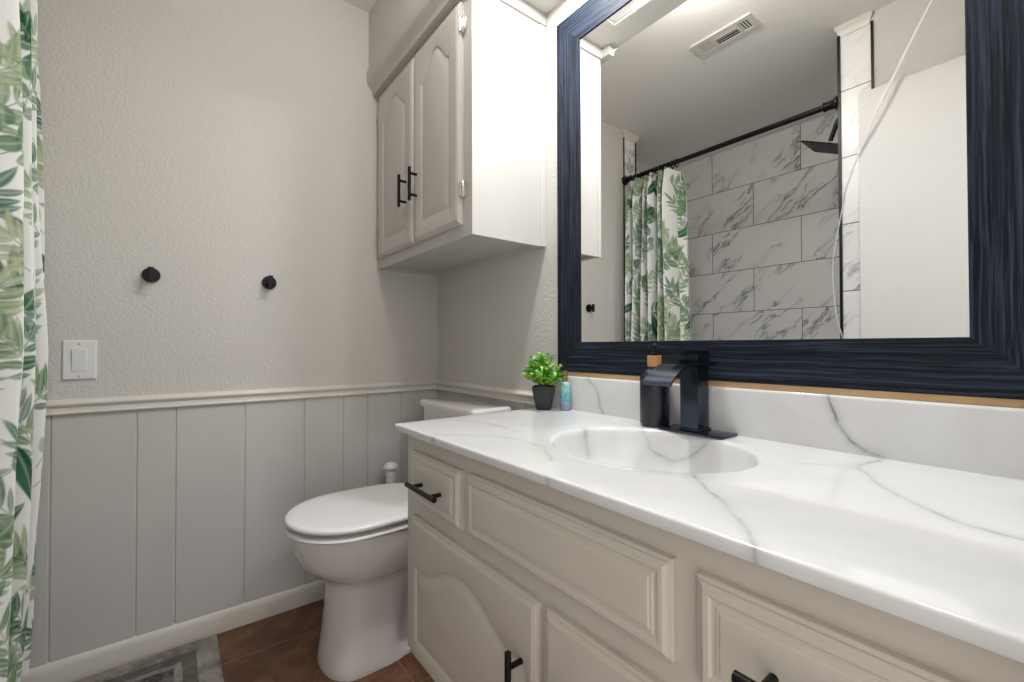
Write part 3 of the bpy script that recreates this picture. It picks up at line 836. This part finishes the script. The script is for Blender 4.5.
# ================================================================== framed mirror
mi = thing('framed_mirror', 'large mirror in a wide navy black wooden frame above the vanity', 'mirror', (1.35, -.011, .92))
FX0, FX1, FZ0, FZ1 = .829, 1.861, .9205, 2.046
IX0, IX1, IZ0, IZ1 = .930, 1.760, 1.0135, 1.947
def mrail(a, b, c, d, mat):
    """a,b outer corners, c,d inner corners (c next to b)"""
    bm = bmesh.new(); e = .0012
    def pt(q, y): return Vector((q[0], y, q[1]))
    A, B, Cc, D = [Vector(q) for q in (a, b, c, d)]
    cen = (A+B+Cc+D)/4
    R = []
    for s, y in ((0, -.001), (0, -.0075), (e, -.009)):
        ro = []
        for P_, Q_ in ((A, D), (B, Cc)):
            w = (Q_-P_).normalized(); ro.append((P_+w*s*1.414, Q_-w*s*1.414))
        R.append([pt(ro[0][0], y), pt(ro[1][0], y), pt(ro[1][1], y), pt(ro[0][1], y)])
    loft(bm, R)
    return finish('frame_rail', bm, mat, mi, False)
mrail((FX0, FZ0), (FX1, FZ0), (IX1, IZ0), (IX0, IZ0), WOOD_X)
mrail((FX0, FZ1), (FX1, FZ1), (IX1, IZ1), (IX0, IZ1), WOOD_X)
mrail((FX0, FZ0), (FX0, FZ1), (IX0, IZ1), (IX0, IZ0), WOOD_Z)
mrail((FX1, FZ0), (FX1, FZ1), (IX1, IZ1), (IX1, IZ0), WOOD_Z)
finish('mirror_glass', box(IX0-.012, IX1+.012, -.0055, -.0015, IZ0-.012, IZ1+.012), MIRROR, mi, False)
o = finish('raw_edge_strip', box(FX0+.004, FX1-.004, -.0075, -.001, .9085, .9203, .0005), RAW, mi, False); o['label'] = 'unpainted wooden strip under the frame'
adopt(mi)

# ================================================================== wall cabinet
CX1, CY, CZ0, CZ1 = .763, -.292, 1.335, 2.0838
wc = thing('wall_cabinet', 'white two door wall cabinet with black bar pulls above the toilet', 'cabinet', (.38, -.145, CZ0))
bm = bmesh.new()
bx(bm, .001, CX1, CY, CY+.019, CZ0, CZ1)
bx(bm, .001, CX1-.0025, CY+.019, -.001, CZ0+.012, CZ1)
bx(bm, CX1-.018, CX1-.001, CY+.019, -.022, CZ0, CZ1)
bx(bm, CX1-.024, CX1+.004, -.024, -.001, CZ0, CZ1, .002)
bx(bm, .001, .018, CY+.019, -.001, CZ0, CZ1)
bx(bm, .018, CX1-.018, -.03, -.001, CZ0, CZ0+.02)
finish('carcass', bm, WHITE_CAB, wc, False)
for x0, x1, hx, hng in ((.044, .384, .333, .044), (.398, .713, .424, .713)):
    bm = bmesh.new(); panel_front(bm, x0, x1, 1.374, 2.058, CY, .018, m=.062, arch=.075, shoulder=.0, edge=.014)
    dd = finish('door', bm, WHITE_CAB, wc, True, 20)
    finish('handle', pull_h(hx, 1.575, CY-.016, L=.118, vertical=True), BLACK, dd)
    for z in (1.478, 1.985):
        bm = bmesh.new(); s = 1 if hng > .4 else -1
        bx(bm, min(hng, hng+s*.012), max(hng, hng+s*.012), CY-.010, CY-.0005, z-.026, z+.026, .002)
        tube(bm, [(hng+s*.002, CY-.013, z-.02), (hng+s*.002, CY-.013, z+.02)], .0045, 10)
        bx(bm, min(hng+s*.012, hng+s*.022), max(hng+s*.012, hng+s*.022), CY-.003, CY-.0005, z-.02, z+.02, .001)
        finish('hinge', bm, CHROME, dd)
adopt(wc)

# ================================================================== toilet
TX = .40
to = thing('toilet', 'white elongated toilet with closed lid between the wall and the vanity', 'toilet', (TX, -.4, 0))
def egg(yf, yb, w, z, s0=.42, pb=3.0, waist=0, ws=.42, we=.6, m=30, wx=0):
    side = []
    for j in range(m+1):
        s = (1-math.cos(PI*j/m))/2
        if s < s0: f = math.sqrt(max(0, 1-((s0-s)/s0)**2.15))
        else: f = max(0, 1-((s-s0)/(1-s0))**pb)**(1/pb)
        if waist:
            k = min(max((s-ws)/(we-ws), 0), 1); k = k*k*(3-2*k); f *= 1-waist*k
        side.append((w*f, yf+(yb-yf)*s))
    return [(TX+a, b, z) for a, b in side]+[(TX-a, b, z) for a, b in reversed(side[1:-1])]
bm = bmesh.new()
loft(bm, [egg(-.626, -.10, .126, 0, .16, 4, .10, .36, .46), egg(-.628, -.10, .127, .012, .16, 4, .10, .36, .46), egg(-.624, -.10, .123, .03, .16, 4, .30, .36, .44),
          egg(-.616, -.11, .117, .10, .17, 4, .40, .38, .46), egg(-.607, -.12, .112, .19, .18, 4, .38, .42, .52), egg(-.603, -.13, .111, .250, .2, 4, .24, .45, .58),
          egg(-.605, -.135, .115, .272, .22, 3.6, .12, .5, .65), egg(-.622, -.14, .129, .284, .27, 3.2), egg(-.655, -.145, .150, .304, .34, 3), egg(-.684, -.15, .167, .334, .39, 3),
          egg(-.702, -.15, .176, .38, .42, 3), egg(-.708, -.15, .179, .418, .42, 3), egg(-.707, -.152, .178, .430, .42, 3), egg(-.70, -.16, .17, .434, .42, 3)])
finish('bowl', bm, PORC, to, True, 50)
bm = bmesh.new()
loft(bm, [egg(-.706, -.25, .172, .4355, .42, 3), egg(-.719, -.245, .183, .4365, .42, 3), egg(-.7235, -.243, .1875, .4405, .42, 3), egg(-.7225, -.244, .1865, .4450, .42, 3), egg(-.718, -.247, .182, .4475, .42, 3), egg(-.710, -.25, .175, .4485, .42, 3), egg(-.66, -.28, .14, .449, .42, 3)])
finish('seat', bm, SEATM, to, True, 60)
bm = bmesh.new()
LZ = .0035
loft(bm, [egg(-.660, -.28, .14, .4493, .42, 3), egg(-.665, -.278, .143, .4575+LZ, .42, 3), egg(-.719, -.242, .185, .4580+LZ, .42, 3), egg(-.7230, -.240, .188, .4605+LZ, .42, 3), egg(-.7232, -.240, .188, .468+LZ, .42, 3), egg(-.7205, -.241, .186, .4715+LZ, .42, 3), egg(-.715, -.244, .181, .4735+LZ, .42, 3), egg(-.690, -.26, .160, .4745+LZ, .42, 3), egg(-.62, -.30, .10, .475+LZ, .42, 3)])
finish('lid', bm, SEATM, to, True, 60)
for s in (-1, 1):
    finish('seat_hinge', box(TX+s*.085-.022, TX+s*.085+.022, -.252, -.215, .438, .470, .006), SEATM, to)
bm = bmesh.new()
loft(bm, [rrect(TX-.185, TX+.185, -.170, -.022, .03, .43), rrect(TX-.198, TX+.198, -.174, -.022, .03, .50), rrect(TX-.206, TX+.206, -.179, -.022, .03, .755)])
bx(bm, TX-.12, TX+.12, -.20, -.03, .40, .432)
finish('tank', bm, PORC, to, True, 40)
bm = bmesh.new()
loft(bm, [rrect(TX-.205, TX+.205, -.178, -.022, .03, .7555), rrect(TX-.217, TX+.217, -.188, -.022, .028, .7575), rrect(TX-.219, TX+.219, -.190, -.022, .028, .772), rrect(TX-.216, TX+.216, -.187, -.023, .026, .780), rrect(TX-.207, TX+.207, -.178, -.030, .022, .785)])
finish('tank_lid', bm, PORC, to, True, 50)
adopt(to)

# ================================================================== toilet brush
tb = thing('toilet_brush', 'white toilet brush with domed handle standing beside the toilet and wall', 'toilet brush', (.075, -.262, 0))
bx_, by_ = .075, -.262
bm = bmesh.new(); lathe(bm, [(.045, 0), (.048, .004), (.042, .20), (.043, .21), (.03, .214), (.012, .216)], (bx_, by_, 0)); finish('holder', bm, PLASTIC, tb)
bm = bmesh.new(); lathe(bm, [(.011, .214), (.011, .40), (.019, .425), (.021, .445), (.019, .452), (.0215, .456), (.0205, .472), (.017, .481), (.015, .484), (.029, .486), (.0305, .491), (.029, .499), (.022, .507), (.011, .512), (.001, .513)], (bx_, by_, 0)); finish('brush_handle', bm, PLASTIC, tb)
adopt(tb)
